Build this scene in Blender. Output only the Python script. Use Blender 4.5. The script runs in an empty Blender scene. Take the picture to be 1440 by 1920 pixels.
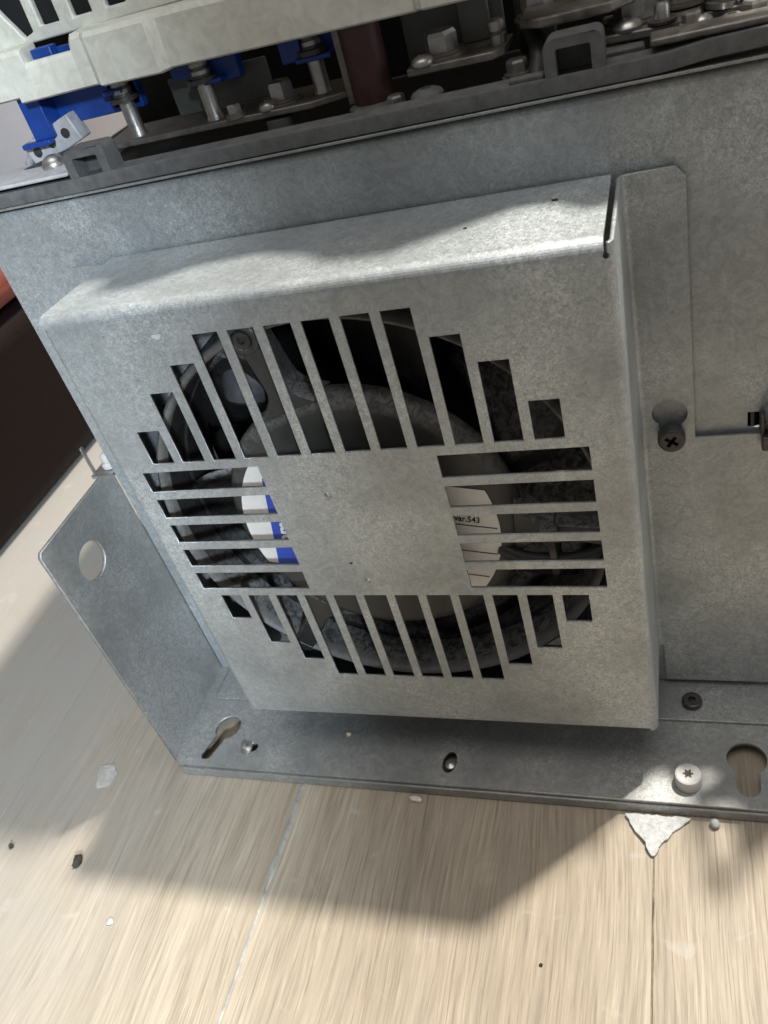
import bpy, bmesh, math, random
from mathutils import Vector, Matrix, noise
random.seed(7)
U = 0.015                      # one grille pitch = 15 mm; everything below is written in pitches
S = bpy.context.scene
COL = S.collection
PI = math.pi
R = math.radians

# ------------------------------------------------------------------ camera
cam_d = bpy.data.cameras.new("camera"); cam = bpy.data.objects.new("camera", cam_d); COL.objects.link(cam)
right = Vector((0.93753648, 0.24269958, -0.24924338))
down = Vector((-0.03488059, -0.64726002, -0.76147082))
fwd = Vector((-0.34613392, 0.72260043, -0.59836438))
cam.matrix_world = Matrix.Translation(Vector((14.64490489, -16.91120546, 11.92248641)) * U) @ \
    Matrix((right, -down, -fwd)).transposed().to_4x4()
cam_d.sensor_fit = 'VERTICAL'; cam_d.sensor_height = 36.0; cam_d.sensor_width = 27.0
cam_d.lens = 1590.0749 / 1920 * 36
cam_d.clip_start = 0.01; cam_d.clip_end = 60
cam_d.dof.use_dof = True; cam_d.dof.focus_distance = 23.5 * U; cam_d.dof.aperture_fstop = 18
S.camera = cam

# ------------------------------------------------------------------ light of the room
W = bpy.data.worlds.new("World"); S.world = W; W.use_nodes = True
bg = W.node_tree.nodes["Background"]
bg.inputs[0].default_value = (1.0, 0.97, 0.92, 1); bg.inputs[1].default_value = 0.20

def aim(o, d):
    o.rotation_euler = Vector(d).to_track_quat('-Z', 'Y').to_euler()

# ceiling downlight behind and to the right of the drive
kd = bpy.data.lights.new("ceiling_downlight", 'SPOT'); key = bpy.data.objects.new("ceiling_downlight", kd); COL.objects.link(key)
key.location = Vector((86, 80, 265)) * U
aim(key, (-82, -80, -270)); kd.spot_size = R(50); kd.spot_blend = 0.3
kd.energy = 1400; kd.shadow_soft_size = 6.5 * U; kd.color = (1.0, 0.94, 0.84)

# cool work light in front of the drive; the edge of its beam crosses the panel
ld = bpy.data.lights.new("cool_work_light", 'SPOT'); lamp = bpy.data.objects.new("cool_work_light", ld); COL.objects.link(lamp)
lp = Vector((53, -80, 44))
lamp.location = lp * U
edge_pt = Vector((2.2, 0.4, -3.0))
half = 35.0
d0 = (edge_pt - lp).normalized()
ax = Vector((0.12, 0, 1)).normalized(); ax = (ax - d0 * ax.dot(d0)).normalized()
d0 = Matrix.Rotation(R(half * 0.985), 3, ax) @ d0
aim(lamp, d0); ld.spot_size = R(half * 2); ld.spot_blend = 0.07
ld.energy = 165; ld.shadow_soft_size = 4 * U; ld.color = (0.78, 0.90, 1.0)

# large soft fill added overhead to brighten the top faces
cd = bpy.data.lights.new("overhead_fill", 'AREA'); cp = bpy.data.objects.new("overhead_fill", cd); COL.objects.link(cp)
cp.location = Vector((12, -25, 150)) * U; aim(cp, (0, 0, -1)); cd.shape = 'RECTANGLE'; cd.size = 110 * U; cd.size_y = 80 * U
cd.energy = 21; cd.color = (1.0, 0.975, 0.94)

# pale fill added at the right to brighten the cover's side face
wd = bpy.data.lights.new("side_fill_light", 'AREA'); wn = bpy.data.objects.new("side_fill_light", wd); COL.objects.link(wn)
wn.location = Vector((120, 2, 22)) * U; aim(wn, (-1, 0, -.22)); wd.shape = 'RECTANGLE'; wd.size = 50 * U; wd.size_y = 50 * U
wd.energy = 3.5; wd.color = (0.96, 0.98, 1.0)

S.view_settings.view_transform = 'Standard'; S.view_settings.look = 'None'
S.view_settings.exposure = 0.0; S.view_settings.gamma = 1.0
S.render.engine = 'CYCLES'
S.cycles.use_denoising = True
S.cycles.max_bounces = 8

# ------------------------------------------------------------------ materials
def mat(name):
    m = bpy.data.materials.new(name); m.use_nodes = True
    nt = m.node_tree; b = nt.nodes["Principled BSDF"]
    return m, nt, b
def N(nt, typ, **kw):
    n = nt.nodes.new(typ)
    for k, v in kw.items(): setattr(n, k, v)
    return n
def pos(nt, scale=(1, 1, 1), rot=(0, 0, 0)):
    g = N(nt, 'ShaderNodeNewGeometry'); mp = N(nt, 'ShaderNodeMapping')
    mp.inputs['Scale'].default_value = [s / U for s in scale]; mp.inputs['Rotation'].default_value = rot
    nt.links.new(g.outputs['Position'], mp.inputs['Vector']); return mp.outputs[0]
def noise_n(nt, vec, scale, detail=4, rough=.55, dist=0.0):
    n = N(nt, 'ShaderNodeTexNoise'); n.inputs['Scale'].default_value = scale
    n.inputs['Detail'].default_value = detail; n.inputs['Roughness'].default_value = rough
    n.inputs['Distortion'].default_value = dist; nt.links.new(vec, n.inputs['Vector']); return n.outputs['Fac']
def ramp(nt, fac, stops):
    r = N(nt, 'ShaderNodeValToRGB'); e = r.color_ramp.elements
    while len(e) < len(stops): e.new(0.5)
    for i, (p, c) in enumerate(stops):
        e[i].position = p; e[i].color = (c[0], c[1], c[2], 1) if not isinstance(c, (int, float)) else (c, c, c, 1)
    nt.links.new(fac, r.inputs[0]); return r.outputs[0]
def mix(nt, a, b, fac, mode='MIX'):
    m = N(nt, 'ShaderNodeMix', data_type='RGBA', blend_type=mode)
    for sock, v in ((m.inputs[0], fac), (m.inputs[6], a), (m.inputs[7], b)):
        if isinstance(v, (int, float)): sock.default_value = v
        elif isinstance(v, tuple): sock.default_value = (*v, 1)
        else: nt.links.new(v, sock)
    return m.outputs[2]
def bump(nt, b, h, strength, dist):
    n = N(nt, 'ShaderNodeBump'); n.inputs['Strength'].default_value = strength
    n.inputs['Distance'].default_value = dist * U; nt.links.new(h, n.inputs['Height'])
    nt.links.new(n.outputs[0], b.inputs['Normal'])

def galvanised(name, lo, hi, metallic=.55, rough=.5, spark=.25):
    m, nt, b = mat(name); p = pos(nt)
    big = noise_n(nt, p, .30, 3, .5, .4)
    mid = noise_n(nt, p, 2.7, 6, .66, 3.0)
    fine = noise_n(nt, p, 11.0, 3, .7, 1.2)
    worm = noise_n(nt, p, 4.2, 3, .6, 3.0)
    worm2 = noise_n(nt, p, 6.5, 2, .5, 2.2)
    c = ramp(nt, mid, [(.34, lo), (.5, tuple((x + y) / 2 for x, y in zip(lo, hi))), (.66, hi)])
    swirl = noise_n(nt, p, 1.5, 4, .6, 2.6)
    c = mix(nt, c, ramp(nt, swirl, [(.38, .40), (.5, .5), (.60, .60)]), .4, 'OVERLAY')
    c = mix(nt, c, ramp(nt, fine, [(.34, .28), (.5, .5), (.66, .76)]), ramp(nt, big, [(.40, .12), (.62, .55)]), 'OVERLAY')
    c = mix(nt, c, ramp(nt, big, [(.32, .36), (.68, .63)]), .6, 'OVERLAY')
    c = mix(nt, c, ramp(nt, worm, [(.43, .5), (.475, .74), (.50, .5), (.56, .40), (.62, .5)]), spark, 'OVERLAY')
    patch = noise_n(nt, p, .30, 2, .5)
    c = mix(nt, c, ramp(nt, worm2, [(.40, .5), (.46, .80), (.50, .5), (.53, .3), (.58, .5)]), ramp(nt, patch, [(.42, 0.0), (.62, .55)]), 'OVERLAY')
    sc = noise_n(nt, pos(nt, (5, 5, .5), (0, .5, 0)), 1.2, 2, .4)        # faint scuffs
    c = mix(nt, c, ramp(nt, sc, [(.66, .5), (.72, .58), (.76, .5)]), .5, 'OVERLAY')
    pit = noise_n(nt, p, 3.1, 2, .5, .2)
    c = mix(nt, c, (.10, .10, .095), ramp(nt, pit, [(.77, 0.0), (.80, .55)]))
    nt.links.new(c, b.inputs['Base Color'])
    b.inputs['Metallic'].default_value = metallic
    nt.links.new(ramp(nt, fine, [(.3, rough - .1), (.75, rough + .12)]), b.inputs['Roughness'])
    bump(nt, b, fine, .22, .03)
    return m

def plain(name, col, rough=.5, metallic=0.0, var=.25, scale=3.0, dust=None, dustamt=.5, bumpv=.0, spec=.5, settle=False):
    m, nt, b = mat(name); p = pos(nt)
    n = noise_n(nt, p, scale, 5, .6, .5)
    c = ramp(nt, n, [(.3, tuple(x * (1 - var) for x in col)), (.7, tuple(min(1, x * (1 + var)) for x in col))])
    if dust:
        dn = noise_n(nt, p, 3.6 if settle else 1.6, 6, .7, 1.2)
        fac = ramp(nt, dn, [(.42, 0.0), (.75, dustamt)])
        if settle:
            g2 = N(nt, 'ShaderNodeNewGeometry'); sz_ = N(nt, 'ShaderNodeSeparateXYZ'); nt.links.new(g2.outputs['Normal'], sz_.inputs[0])
            mm = N(nt, 'ShaderNodeMath', operation='MULTIPLY'); nt.links.new(ramp(nt, dn, [(.40, .12), (.60, dustamt)]), mm.inputs[0])
            nt.links.new(ramp(nt, sz_.outputs[2], [(.1, 0.0), (.6, 1.0)]), mm.inputs[1]); fac = mm.outputs[0]
        c = mix(nt, c, dust, fac)
    nt.links.new(c, b.inputs['Base Color'])
    nt.links.new(ramp(nt, n, [(.3, max(.05, rough - .08)), (.7, min(1, rough + .1))]), b.inputs['Roughness'])
    b.inputs['Metallic'].default_value = metallic
    b.inputs['Specular IOR Level'].default_value = spec
    if bumpv: bump(nt, b, noise_n(nt, p, scale * 3, 4, .6), bumpv, .05)
    return m

M = {}
M['galv'] = galvanised('galvanised_steel', (.355, .383, .40), (.402, .428, .44), spark=.35)
M['galv_dark'] = galvanised('dull_galvanised_steel', (.295, .297, .292), (.325, .328, .322), .55, .5, .15)
M['black_plastic'] = plain('black_plastic', (.022, .022, .022), .5, dust=(.10, .10, .10), dustamt=.35)
M['fan_plastic'] = plain('fan_plastic', (.045, .045, .045), .42, dust=(.34, .335, .32), dustamt=.8, bumpv=.1, settle=True)
M['hub'] = plain('fan_hub_paint', (.060, .059, .056), .5, var=.15, dust=(.30, .295, .285), dustamt=.8, bumpv=.08, settle=True)
M['blade'] = plain('dusty_blade', (.010, .010, .0105), .6, var=.4, dust=(.42, .42, .42), dustamt=1.0, bumpv=.6, settle=True)
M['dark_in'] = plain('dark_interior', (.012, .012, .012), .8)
M['label'] = plain('label_paper', (.88, .87, .85), .4, var=.03, dust=(.55, .52, .47), dustamt=.25)
M['blue_print'] = plain('blue_print', (.030, .085, .52), .45, var=.05)
M['white_print'] = plain('white_print', (.80, .82, .85), .5, var=.02)
M['ink'] = plain('black_ink', (.015, .015, .015), .6)
M['frame'] = plain('grey_moulded_plastic', (.095, .097, .099), .62, dust=(.17, .17, .165), dustamt=.4, spec=.25, bumpv=.05)
M['cover'] = plain('cream_white_plastic', (.64, .64, .575), .42, var=.06, dust=(.40, .37, .31), dustamt=.55, bumpv=.06)
M['blue'] = plain('blue_plastic', (.008, .048, .26), .4, var=.15)
M['zinc'] = plain('zinc_plated_steel', (.40, .39, .375), .35, .85, var=.2, scale=4)
M['dark_screw'] = plain('blackened_steel', (.075, .073, .07), .42, .6, var=.3)
M['busbar'] = plain('tinned_busbar', (.22, .205, .185), .45, .6, var=.35, scale=2.5, dust=(.12, .11, .10), dustamt=.5, bumpv=.2)
M['copper'] = plain('red_brown_sleeve', (.050, .018, .016), .5, var=.3)
M['sheet'] = plain('grey_insulating_sheet', (.10, .108, .10), .4, var=.3, scale=1.2)
M['term'] = plain('light_grey_plastic', (.45, .45, .47), .5, var=.2, dust=(.25, .25, .24), dustamt=.4)
M['plaster'] = plain('white_plaster', (.72, .70, .74), .9, var=.04, scale=.3)
M['rotor'] = plain('black_rotor', (.010, .010, .010), .6)
M['faint'] = plain('pale_wood_shaving', (.66, .61, .52), .8, var=.1)
M['rim'] = plain('dusty_lit_rim', (.15, .147, .14), .5, var=.35, dust=(.20, .197, .19), dustamt=.8, bumpv=.1, settle=True)  # pale base colour imitates the lit lip; dust settles over it
M['dirt_line'] = plain('brown_joint_dirt', (.20, .165, .12), .9, var=.4)
M['ring_in'] = plain('dusty_ring_wall', (.012, .012, .012), .6, var=.3, dust=(.24, .24, .237), dustamt=.9, bumpv=.5, settle=True)
M['cap'] = plain('grey_film', (.085, .085, .095), .35, var=.5, scale=1.5)
M['maroon'] = plain('dark_maroon_lacquer', (.006, .0025, .002), .65, var=.3, spec=.15)
M['red'] = plain('red_brown_lacquer', (.15, .030, .018), .6, var=.35, scale=.6)
M['chip'] = plain('white_flaking_paint', (.47, .485, .49), .9, var=.22, scale=5, bumpv=1.0)
M['dirt'] = plain('dark_grit', (.035, .028, .022), .9, var=.4)
M['crumb'] = plain('pale_crumb', (.62, .55, .47), .8, var=.2)
M['smear'] = plain('pale_paint_smear', (.36, .35, .33), .7, var=.2, scale=4)
M['filler'] = plain('grey_joint_filler', (.29, .29, .265), .75, var=.35, scale=2.0, bumpv=.3)
M['white_bolt'] = plain('white_nylon', (.52, .51, .50), .5, var=.05)

def wood():
    m, nt, b = mat('pale_oak_laminate')
    oi = N(nt, 'ShaderNodeObjectInfo')
    g = N(nt, 'ShaderNodeNewGeometry'); off = N(nt, 'ShaderNodeVectorMath', operation='MULTIPLY_ADD')
    cx = N(nt, 'ShaderNodeCombineXYZ'); nt.links.new(oi.outputs['Random'], cx.inputs[0]); nt.links.new(oi.outputs['Random'], cx.inputs[1])
    nt.links.new(cx.outputs[0], off.inputs[0]); off.inputs[1].default_value = (3.1, 7.7, 0)
    nt.links.new(g.outputs['Position'], off.inputs[2])
    wq = N(nt, 'ShaderNodeMapping'); wq.inputs['Scale'].default_value = (.16 / U, .055 / U, 1 / U); nt.links.new(off.outputs[0], wq.inputs['Vector'])
    wn_ = N(nt, 'ShaderNodeTexNoise'); wn_.inputs['Scale'].default_value = 1.0; wn_.inputs['Detail'].default_value = 3; wn_.inputs['Roughness'].default_value = .5
    nt.links.new(wq.outputs[0], wn_.inputs['Vector'])
    wm = N(nt, 'ShaderNodeMath', operation='MULTIPLY_ADD'); nt.links.new(wn_.outputs['Fac'], wm.inputs[0]); wm.inputs[1].default_value = 1.5 * U; wm.inputs[2].default_value = -.75 * U
    wc = N(nt, 'ShaderNodeCombineXYZ'); nt.links.new(wm.outputs[0], wc.inputs[0])
    wa = N(nt, 'ShaderNodeVectorMath', operation='ADD'); nt.links.new(off.outputs[0], wa.inputs[0]); nt.links.new(wc.outputs[0], wa.inputs[1])
    off = wa
    def mp(sx, sy):
        q = N(nt, 'ShaderNodeMapping'); q.inputs['Scale'].default_value = (sx / U, sy / U, 1 / U)
        nt.links.new(off.outputs[0], q.inputs['Vector']); return q.outputs[0]
    broad = noise_n(nt, mp(.40, .04), 1.0, 3, .5, .8)
    streak = noise_n(nt, mp(1.6, .07), 1.0, 4, .55, .6)
    grain = noise_n(nt, mp(10.0, .40), 1.0, 5, .68, .15)
    pores = noise_n(nt, mp(16.0, .30), 1.0, 3, .55, .15)
    lines = noise_n(nt, mp(3.2, .05), 1.0, 2, .5, .9)
    c = ramp(nt, broad, [(.3, (.302, .254, .192)), (.5, (.332, .282, .216)), (.7, (.362, .311, .243))])
    c = mix(nt, c, ramp(nt, streak, [(.30, .40), (.45, .48), (.55, .52), (.72, .60)]), .5, 'OVERLAY')
    c = mix(nt, c, ramp(nt, grain, [(.34, .28), (.47, .47), (.55, .53), (.68, .68)]), .55, 'OVERLAY')
    c = mix(nt, c, (.17, .125, .085), ramp(nt, lines, [(.465, 0.0), (.49, .34), (.50, .08), (.53, 0.0)]))
    c = mix(nt, c, (.14, .10, .065), ramp(nt, pores, [(.58, 0.0), (.65, .42)]))
    c = mix(nt, c, (.46, .41, .34), ramp(nt, grain, [(.60, 0.0), (.72, .35)]))
    # grey dusty film, heavier to the left of the drive
    sx = N(nt, 'ShaderNodeSeparateXYZ'); nt.links.new(g.outputs['Position'], sx.inputs[0])
    dn = noise_n(nt, pos(nt), .28, 6, .65, .8)
    mr = N(nt, 'ShaderNodeMapRange'); mr.inputs[1].default_value = -1.0 * U; mr.inputs[2].default_value = -13.0 * U
    nt.links.new(sx.outputs[0], mr.inputs[0])
    ml = N(nt, 'ShaderNodeMath', operation='MULTIPLY'); nt.links.new(mr.outputs[0], ml.inputs[0])
    nt.links.new(ramp(nt, dn, [(.25, .55), (.6, .95)]), ml.inputs[1])
    c = mix(nt, c, (.30, .288, .27), ml.outputs[0])
    spots = noise_n(nt, pos(nt), .9, 3, .5, .6)
    c = mix(nt, c, (.40, .38, .35), ramp(nt, spots, [(.66, 0.0), (.74, .45)]))
    nt.links.new(c, b.inputs['Base Color'])
    nt.links.new(ramp(nt, grain, [(.3, .55), (.7, .42)]), b.inputs['Roughness'])
    bump(nt, b, grain, .35, .02)
    b.inputs['Specular IOR Level'].default_value = .35
    return m
M['wood'] = wood()

# ------------------------------------------------------------------ object helpers
WL = {}
def link(name, me, m, parent=None, origin=None):
    """mesh whose vertices are in metres in world space -> object with its own origin"""
    if me.vertices:
        vs = [v.co for v in me.vertices]
        c = Vector([(min(v[i] for v in vs) + max(v[i] for v in vs)) / 2 for i in range(3)]) if origin is None else Vector(origin) * U
        me.transform(Matrix.Translation(-c))
    else: c = Vector((0, 0, 0))
    o = bpy.data.objects.new(name, me); COL.objects.link(o)
    if m: me.materials.append(m)
    if parent is not None:
        o.parent = parent; o.location = c - WL[parent.name]
    else: o.location = c
    WL[o.name] = c
    return o
def from_bm(name, bm, m, parent=None, smooth=None, bevel=0, origin=None, seg=2):
    for v in bm.verts: v.co *= U
    bmesh.ops.recalc_face_normals(bm, faces=bm.faces)
    me = bpy.data.meshes.new(name); bm.to_mesh(me); bm.free()
    if smooth is not None:
        me.shade_smooth(); me.set_sharp_from_angle(angle=R(smooth))
    o = link(name, me, m, parent, origin)
    if bevel:
        bv = o.modifiers.new('bevel', 'BEVEL'); bv.width = bevel * U; bv.segments = seg; bv.limit_method = 'ANGLE'; bv.angle_limit = R(40)
        me.shade_smooth(); me.set_sharp_from_angle(angle=R(35))
    return o
def tag(o, label=None, cat=None, group=None, kind=None):
    if label: o['label'] = label
    if cat: o['category'] = cat
    if group: o['group'] = group
    if kind: o['kind'] = kind
    return o
def empty(name, loc):
    o = bpy.data.objects.new(name, None); COL.objects.link(o); o.location = Vector(loc) * U; o.empty_display_size = .02
    WL[o.name] = o.location.copy(); return o

def add_box(bm, x0, x1, y0, y1, z0, z1, rz=0, c=None, tilt=None):
    vs = [bm.verts.new((x, y, z)) for x in (x0, x1) for y in (y0, y1) for z in (z0, z1)]
    for f in ((0, 1, 3, 2), (4, 6, 7, 5), (0, 4, 5, 1), (2, 3, 7, 6), (0, 2, 6, 4), (1, 5, 7, 3)): bm.faces.new([vs[i] for i in f])
    if rz or tilt:
        cc = Vector(c or ((x0 + x1) / 2, (y0 + y1) / 2, (z0 + z1) / 2))
        rot = Matrix.Rotation(rz, 3, 'Z')
        if tilt: rot = rot @ Matrix.Rotation(tilt[1], 3, tilt[0])
        for v in vs: v.co = rot @ (v.co - cc) + cc
    return vs
def box(name, dims, m, parent, bevel=.03, rz=0, tilt=None):
    bm = bmesh.new(); add_box(bm, *dims, rz=rz, tilt=tilt); return from_bm(name, bm, m, parent, bevel=bevel)
def basis(axis):
    z = Vector(axis).normalized(); x = z.orthogonal().normalized(); return Matrix((x, z.cross(x), z)).transposed()
def add_lathe(bm, prof, c, axis=(0, 0, 1), n=32, rot=0, cap=True):
    """prof: (radius, height) list; capped at both ends"""
    B = basis(axis); c = Vector(c); rings = []
    for r, h in prof:
        rings.append([bm.verts.new(c + B @ Vector((r * math.cos(2 * PI * k / n + rot), r * math.sin(2 * PI * k / n + rot), h))) for k in range(n)])
    for a, b in zip(rings, rings[1:]):
        for k in range(n): bm.faces.new((a[k], a[(k + 1) % n], b[(k + 1) % n], b[k]))
    if cap:
        bm.faces.new(rings[0][::-1]); bm.faces.new(rings[-1])
    return rings
def lathe(name, prof, c, m, parent, axis=(0, 0, 1), n=32, smooth=40, rot=0, cap=True):
    bm = bmesh.new(); add_lathe(bm, prof, c, axis, n, rot, cap); return from_bm(name, bm, m, parent, smooth=smooth)
def add_tube(bm, pts, r, n=12):
    pts = [Vector(p) for p in pts]; rings = []
    ref = Vector((0.13, 0.31, 0.94))
    for i, p in enumerate(pts):
        t = (pts[min(i + 1, len(pts) - 1)] - pts[max(i - 1, 0)]).normalized()
        x = (ref - t * ref.dot(t)).normalized(); y = t.cross(x); rr = r[i] if isinstance(r, (list, tuple)) else r
        rings.append([bm.verts.new(p + x * rr * math.cos(2 * PI * k / n) + y * rr * math.sin(2 * PI * k / n)) for k in range(n)])
    for a, b in zip(rings, rings[1:]):
        for k in range(n): bm.faces.new((a[k], a[(k + 1) % n], b[(k + 1) % n], b[k]))
    bm.faces.new(rings[0][::-1]); bm.faces.new(rings[-1])
def smooth_path(pts, n=6):
    out = []; P = [Vector(p) for p in pts]
    for i in range(len(P) - 1):
        p0, p1, p2, p3 = P[max(i - 1, 0)], P[i], P[i + 1], P[min(i + 2, len(P) - 1)]
        for k in range(n):
            t = k / n; out.append(.5 * ((2 * p1) + (p2 - p0) * t + (2 * p0 - 5 * p1 + 4 * p2 - p3) * t * t + (3 * p1 - p0 - 3 * p2 + p3) * t ** 3))
    return out + [P[-1]]

def sheet(outer, holes, t):
    """flat plate with holes: bmesh in (u, v, n), n from 0 to t"""
    cu = bpy.data.curves.new('tmp', 'CURVE'); cu.dimensions = '2D'; cu.fill_mode = 'BOTH'; cu.extrude = t / 2
    for loop in [outer] + list(holes):
        s = cu.splines.new('POLY'); s.points.add(len(loop) - 1); s.use_cyclic_u = True
        for p, q in zip(s.points, loop): p.co = (q[0], q[1], 0, 1)
    ob = bpy.data.objects.new('tmp', cu); COL.objects.link(ob)
    dg = bpy.context.evaluated_depsgraph_get()
    me = bpy.data.meshes.new_from_object(ob.evaluated_get(dg))
    bpy.data.objects.remove(ob); bpy.data.curves.remove(cu)
    bm = bmesh.new(); bm.from_mesh(me); bpy.data.meshes.remove(me)
    bmesh.ops.remove_doubles(bm, verts=bm.verts, dist=1e-5)
    for v in bm.verts: v.co.z += t / 2
    return bm
def circ(cx, cy, r, n=28, a0=0, a1=2 * PI, ry=None):
    k = n if abs(a1 - a0 - 2 * PI) < 1e-6 else n + 1
    ry = r if ry is None else ry
    return [(cx + r * math.cos(a0 + (a1 - a0) * i / n), cy + ry * math.sin(a0 + (a1 - a0) * i / n)) for i in range(k)]
def keyhole(cx, cy, r, w, length, ang=-PI / 2, n=24):
    """round hole with a narrower slot leaving it in direction ang"""
    h = math.asin(w / r); L = [(r * math.cos(a), r * math.sin(a)) for a in [h + (2 * PI - 2 * h) * i / n for i in range(n + 1)]]
    L += [(length + w * math.cos(a), w * math.sin(a)) for a in [-PI / 2 + PI * i / 10 for i in range(11)]]
    c, s = math.cos(ang), math.sin(ang)
    return [(cx + x * c - y * s, cy + x * s + y * c) for x, y in L]
def rect(x0, x1, z0, z1): return [(x0, z0), (x1, z0), (x1, z1), (x0, z1)]
def mapbm(bm, f):
    for v in bm.verts: v.co = Vector(f(*v.co))
    return bm
def bisect(bm, axis, vals):
    no = Vector((1, 0, 0)) if axis == 0 else Vector((0, 1, 0))
    for a in vals:
        bmesh.ops.bisect_plane(bm, geom=bm.verts[:] + bm.edges[:] + bm.faces[:], plane_co=no * a, plane_no=no, dist=1e-5)

def cross_shape(r, w):
    p = [(w, r), (-w, r), (-w, w), (-r, w), (-r, -w), (-w, -w), (-w, -r), (w, -r), (w, -w), (r, -w), (r, w), (w, w)]
    return p
def torx_shape(r):
    return [(r * (1 + .28 * math.cos(6 * a)) * math.cos(a), r * (1 + .28 * math.cos(6 * a)) * math.sin(a)) for a in [2 * PI * i / 48 for i in range(48)]]
def hexs(r, rot=0): return [(r * math.cos(rot + PI / 3 * i), r * math.sin(rot + PI / 3 * i)) for i in range(6)]
def screw(name, c, axis, r, h, m, parent, shape, rot=0, label=None):
    """screw head standing on c: rounded side, flat top with a sunk drive recess"""
    B = basis(axis); c = Vector(c); e = min(.18 * r, h * .4)
    bm = bmesh.new()
    add_lathe(bm, [(r * .96, 0), (r, h * .15), (r, h - e), (r - e * .3, h - e * .3), (r - e, h)], c, axis, 32, cap=False)
    top = sheet(circ(0, 0, r - e, 32), [[(x * math.cos(rot) - y * math.sin(rot), x * math.sin(rot) + y * math.cos(rot)) for x, y in shape]], h * .55)
    for v in top.verts: v.co = c + B @ Vector((v.co.x, v.co.y, v.co.z + h * .45))
    me = bpy.data.meshes.new('t'); top.to_mesh(me); top.free(); bm.from_mesh(me); bpy.data.meshes.remove(me)
    vs = [bm.verts.new(c + B @ Vector((x, y, h * .42))) for x, y in circ(0, 0, r * .9, 24)]; bm.faces.new(vs)
    o = from_bm(name, bm, m, parent, smooth=35)
    if label: o['label'] = label
    return o

FLOOR = -14.3
# ------------------------------------------------------------------ floor: planks run away from the viewer
floor = empty('floor', (6, 0, FLOOR)); tag(floor, kind='structure')
seams = [-75.55, -62.9, -50.25, -37.6, -24.95, -12.3, .35, 13.0, 25.65, 38.3, 50.95]
plank_y = {}
for i in range(len(seams) - 1):
    x0, x1 = seams[i] + .018, seams[i + 1] - .018
    ends = [-28, 140] if i in (5, 6, 7) else ([-28, 30 + 11 * (i % 3), 140])
    for a, b_ in zip(ends, ends[1:]):
        bm = bmesh.new(); add_box(bm, x0, x1, a + .04, b_ - .04, FLOOR - .55, FLOOR)
        from_bm('plank', bm, M['wood'], floor, bevel=.015, seg=1)
bm = bmesh.new(); add_box(bm, -75, 50.5, -28, 140, FLOOR - .9, FLOOR - .56); from_bm('underlay', bm, M['dark_in'], floor)
# uneven grey filler squeezed up in the two visible joints
def filler(x, y0, y1, wfun, seed):
    bm = bmesh.new(); rows = []; n = 60
    for k in range(n + 1):
        y = y0 + (y1 - y0) * k / n
        j = noise.noise(Vector((y * .8, seed, 0))) * .07
        w = wfun(y) * (1 + .5 * noise.noise(Vector((y * 1.7, seed + 5, 0))))
        rows.append([bm.verts.new((x + j + s * w, y, FLOOR + h)) for s, h in ((-1, .003), (-.4, .016), (.4, .016), (1, .003))])
    for a, b_ in zip(rows, rows[1:]):
        for q in range(3): bm.faces.new((a[q], a[q + 1], b_[q + 1], b_[q]))
    return from_bm('joint_filler', bm, M['filler'], floor, smooth=60)
filler(.36, -16, -1.0, lambda y: .05 if y < -5 else .09, 1.0)
filler(13.0, -16, -1.0, lambda y: .022, 9.0).data.materials[0] = M['dirt_line']

bm = bmesh.new(); add_box(bm, -160, 90, 100, 102, FLOOR, 150); wall = from_bm('back_wall', bm, M['plaster'], None); tag(wall, kind='structure')
# ------------------------------------------------------------------ the drive
drive = empty('power_drive', (8, 6, FLOOR))
tag(drive, 'open galvanised steel power drive with slotted fan cover standing on wooden floor', 'machine')
D = 3.8      # panel plane

# panel with round fan opening
FC = (5.7, -3.2)
panel_out = [(-5.05, -13.67), (21.45, -13.67), (21.45, -1.0), (18.5, -.6), (18.4, -.75), (16.9, -.75), (16.62, -.2), (16.62, 6.4), (-5.05, 6.4)]  # notch beyond the right of the view is cut to let light through
bm = sheet(panel_out, [circ(FC[0], FC[1], 6.9, 48), rect(16.02, 16.5, -2.72, -2.2)], .12)
mapbm(bm, lambda u, v, n: (u, D + n, v)); panel = from_bm('end_panel', bm, M['galv'], drive)
bm = sheet([(18.5, -.9), (21.4, -1.3), (21.45, 12.4), (18.15, 2.3), (18.5, 1.2)], [[(19.15, 3.5), (19.85, 3.6), (21.1, 8.6), (20.6, 9.0)]], .12)  # added out of view; outline and slot shape the shadow on the floor
mapbm(bm, lambda u, v, n: (u, D + .13 + n, v)); from_bm('shadow_gusset', bm, M['galv'], drive)
# rolled top edge
bm = bmesh.new()
prof = [(D, 6.39), (D + .02, 6.47), (D + .08, 6.53), (D + .2, 6.55), (D + 1.4, 6.55), (D + 1.4, 6.45), (D + .2, 6.45), (D + .13, 6.39)]
a = [bm.verts.new((-5.05, y, z)) for y, z in prof]; b_ = [bm.verts.new((16.62, y, z)) for y, z in prof]
for k in range(len(prof)): bm.faces.new((a[k], a[(k + 1) % 8], b_[(k + 1) % 8], b_[k]))
bm.faces.new(a); bm.faces.new(b_[::-1]); from_bm('panel_top_edge', bm, M['galv'], drive, smooth=50)
# thin bright strip above it
box('edge_strip', (-6.5, 16.95, D - .16, D + 1.2, 6.64, 6.70), M['galv_dark'], drive, .01)
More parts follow.
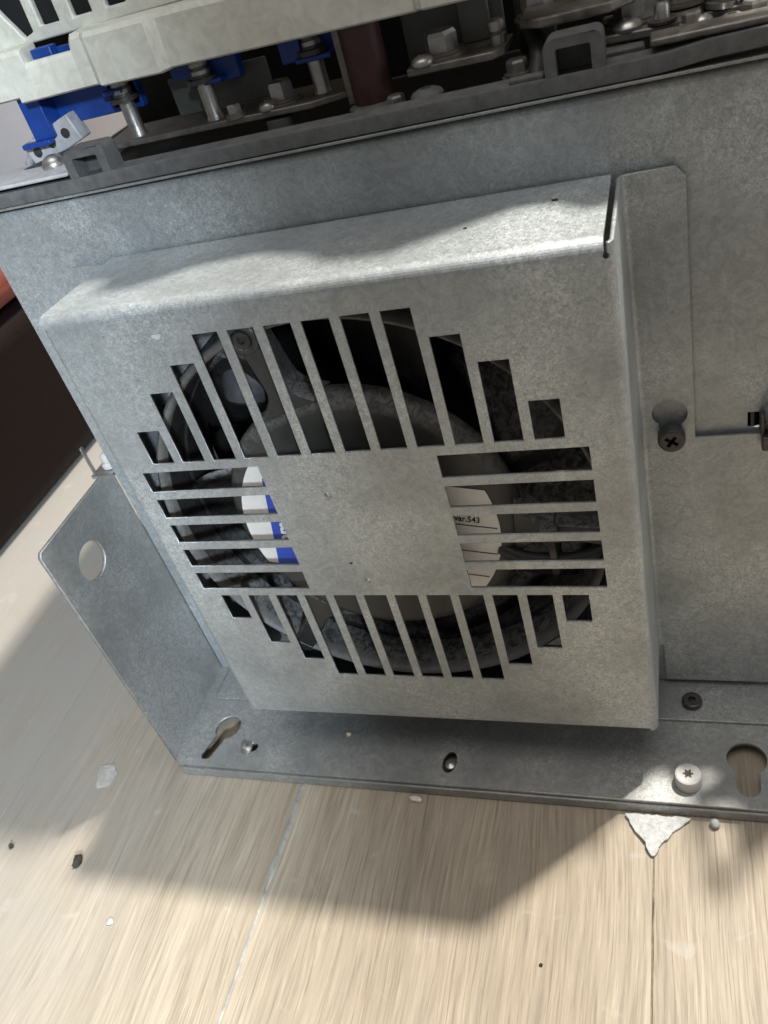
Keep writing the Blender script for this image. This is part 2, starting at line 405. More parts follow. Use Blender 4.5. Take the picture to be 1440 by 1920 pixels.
# chassis walls behind
box('side_wall', (-5.05, -4.93, D + .13, 22, -13.67, 6.3), M['galv_dark'], drive, .01)
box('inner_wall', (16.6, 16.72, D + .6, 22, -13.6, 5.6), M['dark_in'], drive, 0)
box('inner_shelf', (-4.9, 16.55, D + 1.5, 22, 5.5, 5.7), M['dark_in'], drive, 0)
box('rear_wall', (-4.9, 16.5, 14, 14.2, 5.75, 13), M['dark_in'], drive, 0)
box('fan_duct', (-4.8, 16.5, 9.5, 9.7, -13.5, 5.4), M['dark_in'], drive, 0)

# mounting tray
tray_holes = [keyhole(-3.45, .72, .55, .25, 1.35, R(-108)), keyhole(15.88, .72, .62, .36, 1.05, R(-90)), circ(6.02, -.17, .27, 24, ry=.46), circ(-1.95, -.12, .2, 20)]
bm = sheet([(-4.9, -1.1), (21.45, -1.1), (21.45, 3.79), (-5.1, 3.79), (-5.1, -.9)], tray_holes, .14)
mapbm(bm, lambda u, v, n: (u, v, -13.67 - n)); tray = from_bm('mounting_tray', bm, M['galv_dark'], drive)
box('tray_lip', (-4.85, 21.45, -1.17, -.95, -14.27, -13.86), M['galv_dark'], drive, .04)
for x in (-3.5, 6, 20): box('tray_rib', (x - .9, x + .9, 2.2, 3.6, FLOOR + .01, -13.83), M['galv_dark'], drive, .03)
lathe('hole_plug', [(.22, 0), (.24, .1), (.2, .2), (.08, .26), (.02, .27)], (6.04, -.2, -13.95), M['zinc'], drive, n=20)
# panel's folded foot lying on the tray
bm = sheet([(-4.6, 2.05), (21.45, 2.05), (21.45, 3.78), (-4.6, 3.78)], [], .1)
mapbm(bm, lambda u, v, n: (u, v, -13.56 - n)); from_bm('panel_foot', bm, M['galv_dark'], drive, bevel=.03)
# side flange with round lifting hole
bm = sheet([(-.93, -2.75), (-.8, -2.6), (3.2, -2.6), (3.79, -2.95), (3.79, -13.8), (-.88, -13.8)], [circ(.83, -4.47, .70, 40)], .13)
mapbm(bm, lambda u, v, n: (-5.1 - n, u, v)); flange = from_bm('side_flange', bm, M['galv_dark'], drive)
# bolt and clip beyond the panel's left edge
lathe('side_bolt', [(.30, 0), (.30, .12), (.22, .2), (.24, .3), (.22, .48), (.10, .58)], (-5.55, 4.35, -2.95), M['white_bolt'], drive, n=24)
bm = bmesh.new(); add_box(bm, -6.1, -5.2, 3.75, 4.9, -3.12, -2.98); add_box(bm, -5.95, -5.88, 3.75, 3.9, -2.95, -1.75)
from_bm('side_clip', bm, M['zinc'], drive, bevel=.02)

# --- folded fan cover (flat pattern, then folded)
XL, XR, ZT, ZB = -1.30, 13.26, 4.79, -11.45
RT, RS, R2, T, YF = .34, .26, .12, .085, 3.61
vT = ZT - RT; uR = XR - RS; uL = XL + RS
q = PI / 2
def flat_of(x): return uR + RS * q + (YF - R2 - RS) + R2 * q + (x - XR - R2)       # flange x -> flat u
def flat_ofL(x): return uL - (RS * q + (YF - R2 - RS) + R2 * q + (XL - R2 - x))
def fold_side(s, n):
    """distance past the fold start -> (sideways past fold centre line, y)"""
    if s <= RS * q:
        a = s / RS; return ((RS - n) * math.sin(a), RS - (RS - n) * math.cos(a))
    s -= RS * q; l = YF - R2 - RS
    if s <= l: return (RS - n, RS + s)
    s -= l
    if s <= R2 * q:
        b = s / R2; return (RS + R2 - (R2 + n) * math.cos(b), YF - R2 + (R2 + n) * math.sin(b))
    return (RS + R2 + s - R2 * q, YF + n)
def fold(u, v, n):
    if v > vT and uL - .3 < u < 13.07:
        s = v - vT
        if s < RT * q:
            a = s / RT; return (u, RT - (RT - n) * math.cos(a), vT + (RT - n) * math.sin(a))
        return (u, RT + s - RT * q, ZT - n)
    if u > uR:
        dx, y = fold_side(u - uR, n); return (uR + dx, y, v)
    if u < uL:
        dx, y = fold_side(uL - u, n); return (uL - dx, y, v)
    if v < ZB + .2:
        dz, y = fold_side(ZB + .2 - v, n); return (u, y, ZB + .2 - dz)
    return (u, n, v)
top_end = vT + RT * q + (D - .1 - RT)
bot_end = ZB + .2 - (RS * q + 3.2)
outer = [(-.9, ZB), (-.9, bot_end), (12.9, bot_end), (12.9, ZB), (flat_of(13.42), ZB), (flat_of(13.42), -13.3), (flat_of(16.9), -13.3), (flat_of(16.9), -2.8),
         (flat_of(14.67), -2.8), (flat_of(14.67), 4.5), (flat_of(14.45), 4.76), (uR + .16, 4.70), (uR + .13, 4.50)]
outer += [(13.10 + .085 * math.cos(a), 4.43 + .085 * math.sin(a)) for a in [R(40 - i * 26) for i in range(11)]]
outer += [(13.05, 4.52), (13.05, top_end), (-1.02, top_end), (XL + .02, vT + .25), (uL - .08, vT + .02), (uL - .1, 4.42)]
outer += [(flat_ofL(-2.45), 4.42 + .3), (flat_ofL(-2.5), -11.3), (uL - .1, ZB)]
slots = []
wS = .7433
for i in range(12):
    slots.append(rect(i, i + wS, 0, [1.1407, 2.3085, 3.0798, 3.8632][min(i, 11 - i, 3)]))
    slots.append(rect(i, i + wS, [-6.447, -7.621, -8.4188, -9.1845][min(i, 11 - i, 3)], -5.344))
for k in range(5):
    z1 = -.2791 - 1.0114 * k
    slots.append(rect(-.524, 3.293, z1 - .7338, z1)); slots.append(rect(8.4461, 12.2756, z1 - .7338, z1))
slots.append(keyhole(flat_of(14.03), -1.95, .47, .30, .8, R(-90)))
bm = sheet(outer, slots, T)
cuts_v = [vT + RT * q * k / 9 for k in range(10)] + [ZB + .2 - RS * q * k / 4 for k in range(5)]
cuts_u = [uR + RS * q * k / 6 for k in range(7)] + [uR + RS * q + (YF - R2 - RS) + R2 * q * k / 4 for k in range(5)]
cuts_u += [uL - RS * q * k / 6 for k in range(7)] + [uL - RS * q - (YF - R2 - RS) - R2 * q * k / 4 for k in range(5)]
bisect(bm, 1, cuts_v); bisect(bm, 0, cuts_u)
mapbm(bm, fold)
cover = from_bm('fan_cover', bm, M['galv'], drive)
for x, z in ((5.06, -1.43), (5.33, -4.72)):
    lathe('cover_rivet', [(.11, -.02), (.10, .02), (.06, .05), (.01, .06)], (x, 0, z), M['zinc'], cover, (0, -1, 0), 16)
for x, z, w in ((2.02, 3.92, .13), (5.0, -4.0, .05)):
    bm = sheet([(x + w * (1 + .35 * math.sin(3 * a)) * math.cos(a), z + .7 * w * (1 + .3 * math.cos(2 * a)) * math.sin(a)) for a in [2 * PI * i / 14 for i in range(14)]], [], .012)
    mapbm(bm, lambda u, v, n: (u, -.013 + n, v)); from_bm('paint_fleck', bm, M['chip'] if w > .1 else M['dirt'], cover)
# cross-head screw holding the flange
screw('flange_screw', (14.05, YF - .02, -2.62), (0, -1, 0), .37, .38, M['dark_screw'], drive, cross_shape(.2, .055), rot=.2, label='blackened cross-head screw in the cover keyhole')
# latch stud at the right
lathe('latch_stud', [(.30, 0), (.34, .15), (.50, .25), (.52, .45), (.42, .68), (.22, .8), (.05, .83)], (16.93, D - .02, -2.05), M['zinc'], drive, (0, -1, 0), 28)
bm = bmesh.new(); add_box(bm, 16.35, 17.3, D - .55, D - .08, -3.15, -2.72); add_box(bm, 16.3, 16.44, D - .4, D - .05, -2.74, -2.1)
from_bm('latch_clip', bm, M['dark_screw'], drive, bevel=.05)

# tray screws
screw('tray_screw', (14.08, -.32, -13.67), (0, 0, 1), .42, .50, M['white_bolt'], drive, torx_shape(.14), rot=.3, label='tall pale star-drive screw on the tray')
screw('tray_screw', (14.25, 2.78, -13.56), (0, 0, 1), .34, .22, M['dark_screw'], drive, hexs(.14), label='low dark socket screw on the panel foot')
lathe('tray_screw', [(.26, 0), (.26, .06), (.13, .14), (.12, .24), (.05, .26)], (-2.2, -.22, -13.66), M['zinc'], drive, (-.25, -.1, 1), 20)['label'] = 'small bright tilted screw near the left keyhole'

# --- fan
HY = .8
fan = lathe('fan', [(3.9, .75), (4.36, .70), (4.46, .62), (4.48, .42), (4.42, .28), (4.30, .15), (4.15, .05), (4.02, 0), (3.98, 0)], (FC[0] - .1, HY, FC[1]), M['hub'], drive, (0, 1, 0), 72)
HC = (FC[0] - .15, HY, FC[1])
lathe('rotor', [(3.7, .76), (3.85, .8), (3.9, 1.0), (3.9, 3.0)], HC, M['rotor'], fan, (0, 1, 0), 48)
bm = bmesh.new()   # rolled inlet ring
prof = [(6.60, .45), (6.60, .25), (6.65, .1), (6.74, .04), (6.82, .1), (6.86, .25), (6.86, .45)]
add_lathe(bm, prof, (FC[0], .75, FC[1]), (0, 1, 0), 96, cap=False); from_bm('inlet_ring', bm, M['rim'], fan, smooth=50)
bm = bmesh.new(); add_lathe(bm, [(6.50, 3.2), (6.46, 1.55), (6.66, 1.5), (6.66, 1.38), (6.48, 1.33), (6.54, .8), (6.61, .46), (6.88, .46), (6.88, 3.2)], (FC[0], .75, FC[1]), (0, 1, 0), 96, cap=False); from_bm('ring_wall', bm, M['ring_in'], fan, smooth=35)
# struts from ring to hub
def strut(ang, r0, tilt=0):
    bm = bmesh.new()
    c, s = math.cos(ang), math.sin(ang)
    rows = []
    for k in range(13):
        t = k / 12; r = 4.25 + (r0 - 4.25) * t
        w = .34 + .75 * max(0, 1 - t * 3.2) ** 2 + .22 * max(0, t - .75) * 4 * .6
        tw = tilt * t
        y0 = HY + .06 - .06 * t
        pts = []
        for du, dy in ((-1, .12), (-.8, 0), (.8, 0), (1, .12), (1, .85), (-1, .85)):
            uu = du * w + tw
            pts.append(bm.verts.new((FC[0] - .1 + r * c - uu * s, y0 + dy, FC[1] + r * s + uu * c)))
        rows.append(pts)
    for a, b_ in zip(rows, rows[1:]):
        for k in range(6): bm.faces.new((a[k], a[(k + 1) % 6], b_[(k + 1) % 6], b_[k]))
    bm.faces.new(rows[0]); bm.faces.new(rows[-1][::-1])
    return from_bm('strut', bm, M['fan_plastic'], fan, smooth=40)
for ang, tl in ((R(107), -.25), (R(-6), 0), (R(233), .1)):
    strut(ang, 7.0, tl)
sx, sz = FC[0] - .1 + 6.75 * math.cos(R(107)) + .1, FC[1] + 6.75 * math.sin(R(107))
lathe('strut_boss', [(.46, .5), (.46, .05), (.40, 0), (.30, 0), (.28, .12), (.20, .12)], (sx + .15, HY - .12, sz - .05), M['fan_plastic'], fan, (0, 1, 0), 28, cap=True)
screw('strut_screw', (sx + .15, HY + .02, sz - .05), (0, -1, 0), .26, .16, M['dark_screw'], fan, hexs(.12), rot=.3)
# blades
def blade(a0):
    bm = bmesh.new(); rows = []
    for i in range(9):
        t = i / 8; row = []
        for j in range(7):
            s = j / 6; r = 3.85 + 2.60 * s
            ang = a0 + t * R(46) + R(16) * s ** 1.5 - R(6) * s
            y = HY + 1.35 + 2.0 * t - .25 * math.sin(PI * t) + .12 * s
            row.append(bm.verts.new((FC[0] + r * math.cos(ang), y, FC[1] + r * math.sin(ang))))
        rows.append(row)
    for a, b_ in zip(rows, rows[1:]):
        for k in range(6): bm.faces.new((a[k], a[k + 1], b_[k + 1], b_[k]))
    o = from_bm('blade', bm, M['blade'], fan, smooth=60)
    so = o.modifiers.new('thickness', 'SOLIDIFY'); so.thickness = .12 * U; so.offset = 0
for k in range(7): blade(R(214 + 360 / 7 * k))
# round paper label, cut straight along its top and turned a little clockwise
LR = R(-11); LC = (5.5, -3.35)
def lab(u, v, n): return (LC[0] + u * math.cos(LR) - v * math.sin(LR), HY - .012 - n, LC[1] + u * math.sin(LR) + v * math.cos(LR))
a = math.asin(1.94 / 3.95)
bm = sheet(circ(0, 0, 3.95, 24, -a, a) + circ(0, 0, 3.95, 24, PI - a, PI + a), [], .012); mapbm(bm, lab); from_bm('label', bm, M['label'], fan)
bm = sheet([(-3.1, 1.5), (-.4, 1.5), (-.4, -1.93), (-3.1, -1.93)], [], .008); mapbm(bm, lambda u, v, n: lab(u, v, n + .016)); from_bm('blue_band', bm, M['blue_print'], fan)
def lettering(txt, size, u, v, ang, m, lift, name='lettering', off=.012, sx=1.0):
    cu = bpy.data.curves.new('t', 'FONT'); cu.body = txt; cu.size = size; cu.offset = off; cu.space_character = 1.05
    ob = bpy.data.objects.new('t', cu); COL.objects.link(ob)
    me = bpy.data.meshes.new_from_object(ob.evaluated_get(bpy.context.evaluated_depsgraph_get()))
    bpy.data.objects.remove(ob); bpy.data.curves.remove(cu)
    bm = bmesh.new(); bm.from_mesh(me); bpy.data.meshes.remove(me)
    ca, sa = math.cos(ang), math.sin(ang)
    for v_ in bm.verts:
        x, y = v_.co.x * sx * ca - v_.co.y * sa + u, v_.co.x * sx * sa + v_.co.y * ca + v
        v_.co = lab(x, y, lift)
    return from_bm(name, bm, m, fan)
lettering('bmp', .66, -2.5, -.98, q, M['white_print'], .03, off=.022)
lettering('var.543', .30, 2.60, .74, 0, M['ink'], .02, off=.008, sx=.78)
lettering('P', .24, 2.5, 1.0, 0, M['ink'], .02, off=.008)
bm = bmesh.new()
for v in (1.24, .61, -.38, -1.34):
    vs = [bm.verts.new(lab(u_, v + w_, .02)) for u_, w_ in ((1.6, -.018), (3.92 * math.cos(math.asin(min(1, abs(v) / 3.92))) - .05, -.018), (3.92 * math.cos(math.asin(min(1, abs(v) / 3.92))) - .05, .018), (1.6, .018))]
    bm.faces.new(vs)
from_bm('table_rule', bm, M['ink'], fan)
# fan lead tied along the right strut
bm = bmesh.new(); add_tube(bm, smooth_path([(9.3, HY + .1, -4.3), (10.0, HY - .08, -4.55), (10.8, HY - .1, -4.62), (11.6, HY - .05, -4.6), (12.4, HY + .2, -4.3), (13.0, 2.0, -3.6)]), .2)
from_bm('fan_lead', bm, M['black_plastic'], fan, smooth=60)
bm = bmesh.new(); add_box(bm, 10.75, 10.97, HY - .36, HY + .5, -5.0, -3.3); add_box(bm, 10.6, 11.1, HY - .42, HY - .1, -3.75, -3.25); from_bm('cable_tie', bm, M['fan_plastic'], fan, bevel=.05)
bm = bmesh.new(); add_box(bm, 10.72, 10.98, HY - .425, HY - .2, -3.62, -3.38); from_bm('tie_slot', bm, M['dark_in'], fan)
# dark gearing glimpsed upper left behind the ring
lathe('capacitor', [(.80, 0), (.95, .12), (.98, .3), (.98, 1.5), (.9, 1.6)], (2.2, 3.1, .1), M['cap'], fan, (.1, .25, 1), 32)

# --- deck above the panel
# grey moulded frame
bm = bmesh.new()
xs = [-7.5, -.9, .3, .8, 13.9, 14.5, 15.2, 16.98]
dz = [-.02, -.02, .0, .0, 0, .03, .10, .14]
yf = D - .12
prof = [(yf, 6.73), (yf, 7.06), (yf + .03, 7.11), (yf + .10, 7.10), (yf + .15, 7.04), (yf + .74, 7.10), (yf + .76, 6.2), (yf + .42, 6.2), (yf + .42, 6.76)]; NP = 9
rows = []
for x, d in zip(xs, dz):
    rows.append([bm.verts.new((x, y, z + d * (1 if z > 6.5 else 0))) for y, z in prof])
for a_, b_ in zip(rows, rows[1:]):
    for k in range(NP): bm.faces.new((a_[k], a_[(k + 1) % NP], b_[(k + 1) % NP], b_[k]))
bm.faces.new(rows[0]); bm.faces.new(rows[-1][::-1])
frame = from_bm('moulded_frame', bm, M['frame'], drive, bevel=.015)
def loop(x0, x1, z1):
    out = [(x0, 6.9), (x1, 6.9)] + circ(x1 - .18, z1 - .18, .18, 5, 0, PI / 2) + circ(x0 + .26, z1 - .26, .26, 5, PI / 2, PI)
    ins = [(x0 + .27, 6.98), (x1 - .27, 6.98), (x1 - .27, z1 - .26), (x1 - .31, z1 - .22), (x0 + .31, z1 - .22), (x0 + .27, z1 - .26)]
    bm = sheet(out, [ins], .72); mapbm(bm, lambda u, v, n: (u, yf + .02 + n, v)); o = from_bm('frame_loop', bm, M['frame'], frame, bevel=.04)
    box('loop_back', (x0 + .1, x1 - .1, yf + .62, yf + .73, 6.9, z1 - .1), M['frame'], frame, 0)
loop(-1.12, .22, 7.80); loop(11.83, 13.12, 7.86)
box('frame_tongue', (11.0, 11.8, yf + .1, yf + .35, 7.05, 7.22), M['frame'], frame, .05)
box('corner_plate', (-7.0, -1.25, yf + .1, 5.6, 7.16, 7.26), M['term'], drive, .04)  # light grey colour stands in for light on the frame top
lathe('corner_screw', [(.35, 0), (.36, .08), (.28, .22), (.14, .3), (.02, .32)], (-2.35, 4.9, 7.26), M['zinc'], drive)

def hexbolt(x, y, z, r=.36, h=.42, tilt=(0, 0, 1), rot=.2, washer=True):
    b_ = lathe('hex_bolt', [(r, 0), (r, h * .8), (r * .88, h)], (x, y, z + .12), M['zinc'], drive, tilt, 6, 25, rot)
    if washer: lathe('washer', [(r * 1.5, 0), (r * 1.5, .06), (r * 1.25, .06), (r * 1.25, .12)], (x, y, z), M['busbar'], drive, tilt, 28)
def domescrew(x, y, z, r=.3, m='zinc'):
    lathe('dome_screw', [(r * .95, 0), (r, .07), (r * .86, .15), (r * .5, .21), (r * .3, .22), (r * .28, .15), (.02, .15)], (x, y, z), M[m], drive, n=24)
def plate(name, pts, z, t, m):
    bm = sheet(pts, [], t); mapbm(bm, lambda u, v, n: (u, v, z - n)); return from_bm(name, bm, M[m], drive, bevel=.035)
# busbar A with three standoffs
plate('busbar', [(-1.0, 5.5), (5.6, 5.3), (6.6, 5.7), (6.9, 7.4), (-1.2, 7.4)], 7.35, .16, 'busbar')
for x, y, z0 in ((.05, 5.95, 7.35), (2.6, 5.9, 7.35), (5.75, 6.2, 7.35)):
    lathe('standoff', [(.26, 0), (.24, .05), (.22, .1), (.22, .95)], (x, y, z0), M['zinc'], drive, n=20)
    lathe('standoff_washer', [(.42, 0), (.42, .12), (.3, .12), (.3, .2)], (x, y, z0 + .95), M['dark_screw'], drive, n=24)
    lathe('standoff_screw', [(.27, 0), (.27, .1), (.22, .14), (.27, .2), (.26, .3), (.12, .36)], (x, y, z0 + 1.15), M['zinc'], drive, n=20)
hexbolt(4.65, 6.0, 7.35); domescrew(4.35, 5.55, 7.35, .26)
lathe('rubber_foot', [(.35, 0), (.38, .9)], (4.55, 5.6, 6.2), M['frame'], drive, n=20)
# blue terminal brackets
def blue(parts):
    bm = bmesh.new()
    for p in parts: add_box(bm, *p)
    return from_bm('blue_bracket', bm, M['blue'], drive, bevel=.03)
blue([(-3.15, -2.45, 5.6, 6.3, 7.85, 9.1), (-3.55, -2.55, 5.4, 5.7, 7.72, 7.86), (-2.44, .4, 6.2, 6.5, 8.0, 9.2)])
blue([(-.55, .35, 6.2, 6.5, 8.1, 9.2), (-.45, .2, 5.7, 6.3, 8.52, 8.66)])
blue([(1.65, 2.3, 6.0, 6.3, 8.45, 9.2), (2.7, 3.6, 6.15, 6.5, 8.15, 9.3), (2.25, 3.2, 5.7, 6.2, 8.22, 8.34)])
blue([(4.9, 5.5, 6.0, 6.3, 8.2, 9.3), (5.3, 6.3, 5.9, 6.5, 8.15, 8.28), (5.9, 6.35, 6.5, 6.7, 8.2, 9.3)])
blue([(.4, 5.0, 6.9, 7.1, 8.7, 9.6)])
blue([(-1.75, -1.1, 5.25, 5.6, 9.0, 10.1), (-1.1, -.1, 5.5, 5.6, 9.0, 10.0)])
# grey translucent sheets behind
bm = bmesh.new(); add_box(bm, 1.0, 4.1, 6.85, 6.95, 7.4, 8.4); from_bm('insulating_sheet', bm, M['sheet'], drive, bevel=.03)
bm = bmesh.new(); add_box(bm, 8.0, 10.6, 6.9, 7.0, 7.2, 9.4); from_bm('insulating_sheet', bm, M['sheet'], drive, bevel=.03)
bm = bmesh.new(); add_box(bm, 6.55, 6.75, 5.6, 6.4, 7.0, 9.0); from_bm('insulating_sheet', bm, M['busbar'], drive, bevel=.03)
# sleeved conductor
lathe('sleeved_conductor', [(.53, 0), (.52, 3.2)], (7.25, 5.7, 6.9), M['copper'], drive, n=32)
lathe('conductor_collar', [(.62, 0), (.68, .45), (.58, .5)], (7.25, 5.6, 6.5), M['frame'], drive, n=32)
# busbar B
plate('busbar', [(8.35, 5.2), (10.5, 5.1), (10.75, 5.4), (10.8, 6.7), (8.3, 6.7)], 7.6, .18, 'busbar')
hexbolt(9.15, 5.95, 7.6, .42, .45); domescrew(8.75, 5.35, 7.6, .3)
domescrew(8.8, 5.0, 6.95, .42, 'frame')
lathe('standoff_screw', [(.2, 0), (.2, .2), (.15, .24), (.22, .3), (.22, .5), (.1, .55)], (10.55, 5.9, 7.6), M['zinc'], drive, n=20)
bm = bmesh.new(); add_box(bm, 9.5, 10.3, 6.6, 6.7, 7.6, 8.9); from_bm('busbar_tab', bm, M['sheet'], drive, bevel=.05)
# busbar C at the right
plate('busbar', [(12.9, 5.3), (14.4, 5.1), (15.1, 5.7), (15.2, 7.5), (12.9, 7.5)], 7.35, .18, 'busbar')
bm = sheet([(-1.2, -.5), (-.7, -.9), (.9, -.9), (1.4, -.4), (1.4, .9), (-1.2, .9)], [], .2)
mapbm(bm, lambda u, v, n: (12.35 + u, 6.0 + v, 8.05 - n)); from_bm('angled_plate', bm, M['busbar'], drive, bevel=.04)
hexbolt(13.7, 6.3, 7.35, .5, .55); domescrew(13.55, 5.5, 7.35, .33)
box('frame_block', (12.95, 13.9, 4.8, 5.4, 6.6, 7.12), M['frame'], drive, .04)
box('frame_ledge', (14.05, 16.95, yf + .3, yf + 1.1, 7.2, 7.36), M['busbar'], drive, .05)  # paler than the frame to imitate light on its right edge
bm = bmesh.new(); add_box(bm, 15.2, 17.2, 6.2, 7.4, 7.0, 7.2); from_bm('clamp_block', bm, M['dark_screw'], drive, bevel=.05)
for x, y, r in ((15.55, 6.5, .36), (16.35, 6.6, .36)):
    lathe('clamp_screw', [(r, 0), (r, .12), (r * .8, .16), (r * .8, .24), (r, .3), (r, .42), (r * .8, .46), (r * .8, .54), (r, .6), (r, .8)], (x, y, 7.2), M['zinc'], drive, (.1, 0, 1), 20)
hexbolt(16.2, 5.2, 7.05, .3, .3, rot=.5); hexbolt(14.75, 6.6, 7.4, .34, .4, rot=.1); hexbolt(11.35, 7.4, 7.7, .4, .5, rot=.3)
for x, y in ((14.3, 5.35), (14.05, 6.9)):
    lathe('spring_washer', [(.2, 0), (.32, .02), (.32, .08), (.2, .1)], (x, y, 7.36), M['dark_screw'], drive, n=24)
    lathe('stud_end', [(.17, 0), (.17, .35), (.13, .42)], (x, y, 7.36), M['zinc'], drive, n=16)
bm = bmesh.new(); add_tube(bm, smooth_path([(10.9, 8.0, 7.0), (11.2, 6.6, 7.6), (11.5, 5.6, 7.3), (11.4, 5.0, 6.6)]), .22); from_bm('black_lead', bm, M['black_plastic'], drive, smooth=60)
bm = bmesh.new(); add_tube(bm, smooth_path([(15.2, 9.0, 7.2), (15.6, 7.8, 8.1), (16.6, 7.0, 8.0), (17.4, 6.4, 7.2)]), .2); from_bm('black_lead', bm, M['black_plastic'], drive, smooth=60)
domescrew(15.75, 5.5, 7.0, .34)
for x, y, z, r in ((14.9, 5.0, 7.2, .2), (16.75, 5.0, 7.2, .22), (12.6, 4.9, 6.95, .24), (11.0, 5.3, 6.9, .26), (8.0, 5.0, 6.8, .22), (3.4, 5.5, 7.35, .2)):
    hexbolt(x, y, z, r, r * 1.1, rot=x)
for x0, x1, y0, z in ((15.0, 16.0, 7.6, 8.0), (13.2, 14.6, 7.7, 8.3), (16.2, 17.0, 8.0, 8.4), (10.6, 11.6, 8.4, 8.2)):
    box('contact_block', (x0, x1, y0, y0 + .6, 6.6, z), M['dark_screw'] if x0 > 15 else M['sheet'], drive, .06, .1)
box('contact_strip', (-4.2, -1.5, 5.2, 5.5, 7.15, 7.4), M['dark_screw'], drive, .04, 0, ('Y', R(-9)))
bm = bmesh.new(); add_tube(bm, smooth_path([(-4.4, 6.4, 7.1), (-3.4, 6.2, 7.9), (-2.2, 6.6, 8.6), (-1.4, 7.4, 9.4)]), .13); from_bm('grey_lead', bm, M['term'], drive, smooth=60)
domescrew(15.1, 5.1, 7.2, .26)
box('clamp_tab', (16.3, 16.9, 5.4, 5.9, 7.0, 7.9), M['zinc'], drive, .05, .5)

# cream-white terminal cover hanging in front of the deck
YC = 4.9
bm = bmesh.new()
zt0 = 10.24
prof_x = [(-7.0, .25, zt0, .85), (-2.5, .25, zt0, .85), (-2.45, 0, zt0, .85), (-1.86, 0, zt0 - .02, .85), (-1.84, 0, 9.86, .24), (-.3, 0, 9.86, .24), (-.27, 0, zt0 - .1, .85), (-.18, -.02, zt0, .85),
          (.12, 0, zt0, .85), (.34, -.22, zt0 - .02, .85), (2.14, -.22, zt0 - .04, .85), (2.36, .03, zt0 - .05, .85), (3.0, .03, zt0 - .05, .85), (8.9, .03, zt0 - .2, .85), (8.94, .14, zt0 - .2, .85), (9.04, .14, zt0 - .2, .85), (9.08, .03, zt0 - .2, .85), (12.2, .05, zt0 - .2, .85)]
secs = []
for x, dy, zt, yi in prof_x:
    zb = 8.94 + (.10 if x < -2.46 else 0) - (.03 if dy < -.05 else 0) - .02 * max(0, x) * .9
    y = YC + dy
    pts = [bm.verts.new((x, y + .16, zb)), bm.verts.new((x, y, zb + .06)), bm.verts.new((x, y + .03, zt - .12)), bm.verts.new((x, y + .12, zt)), bm.verts.new((x, YC + yi, zt + .02)), bm.verts.new((x, YC + yi, zt - .13)), bm.verts.new((x, y + .22, zt - .14)), bm.verts.new((x, y + .18, zb + .05))]
    secs.append(pts)
for a_, b_ in zip(secs, secs[1:]):
    for k in range(8): bm.faces.new((a_[k], a_[(k + 1) % 8], b_[(k + 1) % 8], b_[k]))
bm.faces.new(secs[0]); bm.faces.new(secs[-1][::-1])
tcover = from_bm('terminal_cover', bm, M['cover'], drive, bevel=.05, seg=2)
# vented upper wall: vertical slots, unseen top edge shaped to throw light patches on fan cover
top = [(18.2, 17.5), (17.0, 17.5), (16.4, 18.4), (15.0, 16.1), (14.1, 15.8), (13.5, 18.4), (13.0, 20.9), (11.4, 20.7), (9.9, 18.4), (8.2, 16.8), (6.6, 17.5), (5.9, 20.1), (4.9, 19.9), (3.8, 17.2), (2.5, 17.0), (2.1, 20.9), (-7.0, 21.2)]
vents = [rect(-1.42 + 1.06 * k, -.82 + 1.06 * k, 10.52, 12.6) for k in range(9)] + [[(-2.1, 10.35), (-1.75, 10.45), (-1.72, 12.6), (-2.9, 12.6), (-2.6, 11.2)]]
bm = sheet([(-7.0, 10.2), (10.5, 10.2), (10.5, 12.5), (18.2, 12.5)] + top, vents, .22)
mapbm(bm, lambda u, v, n: (u, YC + .86 + n, v)); from_bm('vented_wall', bm, M['cover'], tcover, bevel=.05)
box('shade_roof', (-6.9, 18.1, YC + 1.1, 22, 16.2, 16.4), M['cover'], tcover, .03)  # added out of view to keep the downlight off the deck
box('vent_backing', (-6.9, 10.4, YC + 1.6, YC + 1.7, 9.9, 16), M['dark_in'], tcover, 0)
# terminal block hanging at the left, tilted
bm = bmesh.new()
add_box(bm, -3.75, -1.75, 5.75, 6.3, 7.35, 8.1)
bmesh.ops.rotate(bm, verts=bm.verts, cent=(-2.7, 5.9, 7.7), matrix=Matrix.Rotation(R(-16), 3, 'Y'))
tb = from_bm('terminal_block', bm, M['term'], drive, bevel=.05)
for k in range(3):
    lathe('terminal_screw', [(.14, 0), (.14, .03), (.1, .04)], (-3.35 + .6 * k, 5.74, 7.54 + .17 * k), M['dark_screw'], tb, (0, -1, 0), 16)

# ------------------------------------------------------------------ things round the drive
crate = empty('tool_crate', (-34, 30, FLOOR))
tag(crate, 'dark maroon crate with red lid standing behind the drive at the far left', 'crate')
box('body', (-46, -23.2, 8, 33, FLOOR, -3.5), M['maroon'], crate, 1.6)
box('lid', (-46.3, -22.9, 7.7, 33.3, -3.4, -1.0), M['red'], crate, 1.0)

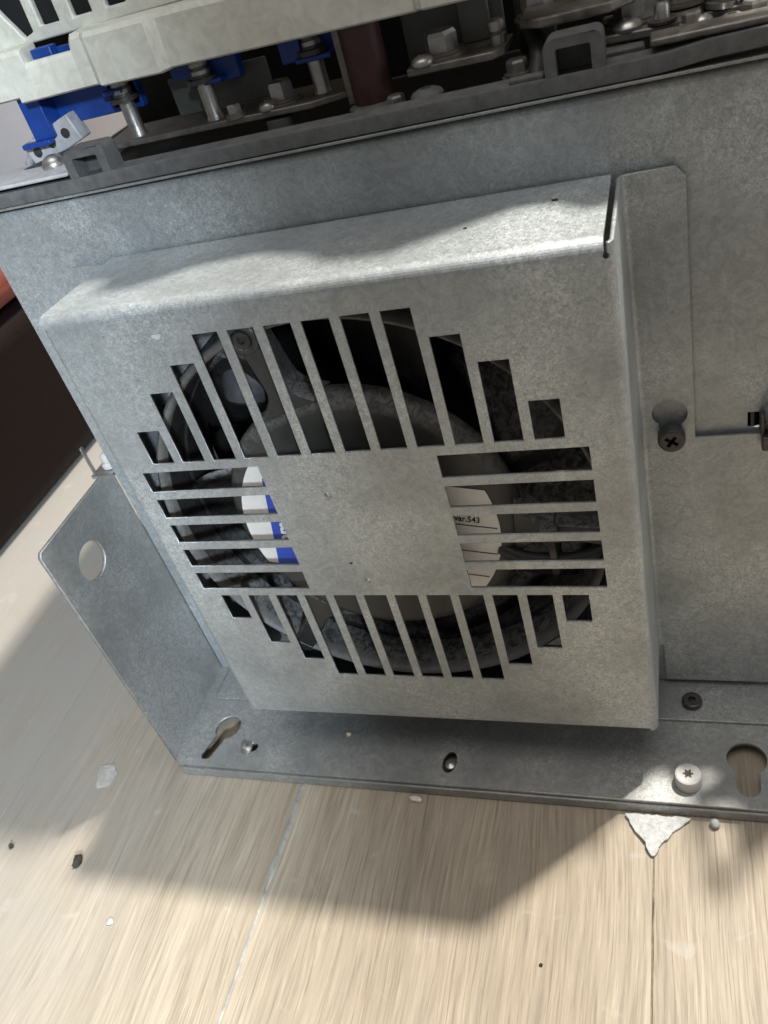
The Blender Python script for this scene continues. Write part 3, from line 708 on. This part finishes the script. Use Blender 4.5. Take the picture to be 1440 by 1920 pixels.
# debris on the floor
def outline_chip(name, pts, z, t, m, label, cat, edge=.05, group=None, rough=True):
    ring = []
    n = len(pts)
    for i in range(n):
        a_, b_ = Vector(pts[i]), Vector(pts[(i + 1) % n]); k = max(2, int((b_ - a_).length / .12)) if rough else 1
        for j in range(k):
            p = a_.lerp(b_, j / k)
            if rough: p += Vector((random.uniform(-edge, edge) * .6, random.uniform(-edge, edge) * .6))
            ring.append((p.x, p.y))
    bm = sheet(ring, [], t); mapbm(bm, lambda u, v, n_: (u, v, z + n_ + .06 * noise.noise(Vector((u * 2, v * 2, 0)))))
    o = from_bm(name, bm, m, None, bevel=0); tag(o, label, cat, group); return o
outline_chip('paint_chip', [(12.1, -1.3), (14.15, -1.3), (13.55, -1.85), (13.25, -2.25), (13.0, -2.7), (12.88, -2.68), (12.75, -2.3), (12.35, -1.75)], FLOOR + .03, .12, M['chip'],
             'jagged white triangular paint chip at the front edge of the drive', 'paint chip')
def blob(name, x, y, z, r, m, label, cat, sq=(1, 1, 1), n=2, seed=0, amp=.3):
    bm = bmesh.new(); bmesh.ops.create_icosphere(bm, subdivisions=n, radius=1)
    for v in bm.verts:
        d = 1 + amp * noise.noise(v.co * 1.6 + Vector((seed, 0, 0)))
        v.co = Vector((v.co.x * sq[0] * d * r, v.co.y * sq[1] * d * r, v.co.z * sq[2] * d * r)) + Vector((x, y, z + r * sq[2] * .85))
    o = from_bm(name, bm, m, None, smooth=80); tag(o, label, cat); return o
blob('white_bead', 14.83, -1.42, FLOOR, .155, M['chip'], 'tiny white bead beside the white paint chip', 'bead', seed=1, amp=.1)
blob('white_dot', -5.05, -7.11, FLOOR, .13, M['chip'], 'small round white speck on the lit floor at the left', 'speck', (1, 1, .35), seed=2)
blob('dark_lump', -7.6, -5.2, FLOOR, .22, M['dirt'], 'black grit lump at the corner of the shadow', 'grit', (.8, 1.2, .6), seed=3, amp=.6)
blob('grit', -10.95, -4.95, FLOOR, .1, M['dirt'], 'small dark grit grain near the left edge of the floor', 'grit', seed=4, amp=.6)
blob('grit', 9.88, -6.4, FLOOR, .05, M['dirt'], 'tiny dark grit grain on the lit floor left of the long pale flake', 'grit', seed=5, amp=.6)
blob('crumb', 4.9, -1.42, FLOOR, .17, M['crumb'], 'pale crumb against the tray edge of the drive', 'crumb', (1.3, .7, .6), seed=7, amp=.5)
blob('crumb', 1.85, .7, -13.67, .11, M['crumb'], 'orange-pink crumb lying on the tray under the cover', 'crumb', (1, .8, .7), seed=11, amp=.5)
outline_chip('paint_smear', [(-9.0, -1.2), (-8.4, -.9), (-8.0, -1.4), (-8.1, -2.0), (-8.5, -2.2), (-8.75, -1.75)], FLOOR + .004, .012, M['smear'], 'whitish dried smear on the floor left of the tray corner', 'smear', .08)
blob('grit', 11.85, 2.6, ZT - .005, .05, M['dirt'], 'dark grit grain on top of the fan cover near its slit', 'grit', (1.6, .8, .5), seed=21, amp=.5)
blob('grit', 9.9, 1.75, ZT - .005, .035, M['dirt'], 'tiny dark grit grain in the middle of the fan cover top', 'grit', (1.4, 1, .5), seed=22, amp=.5)
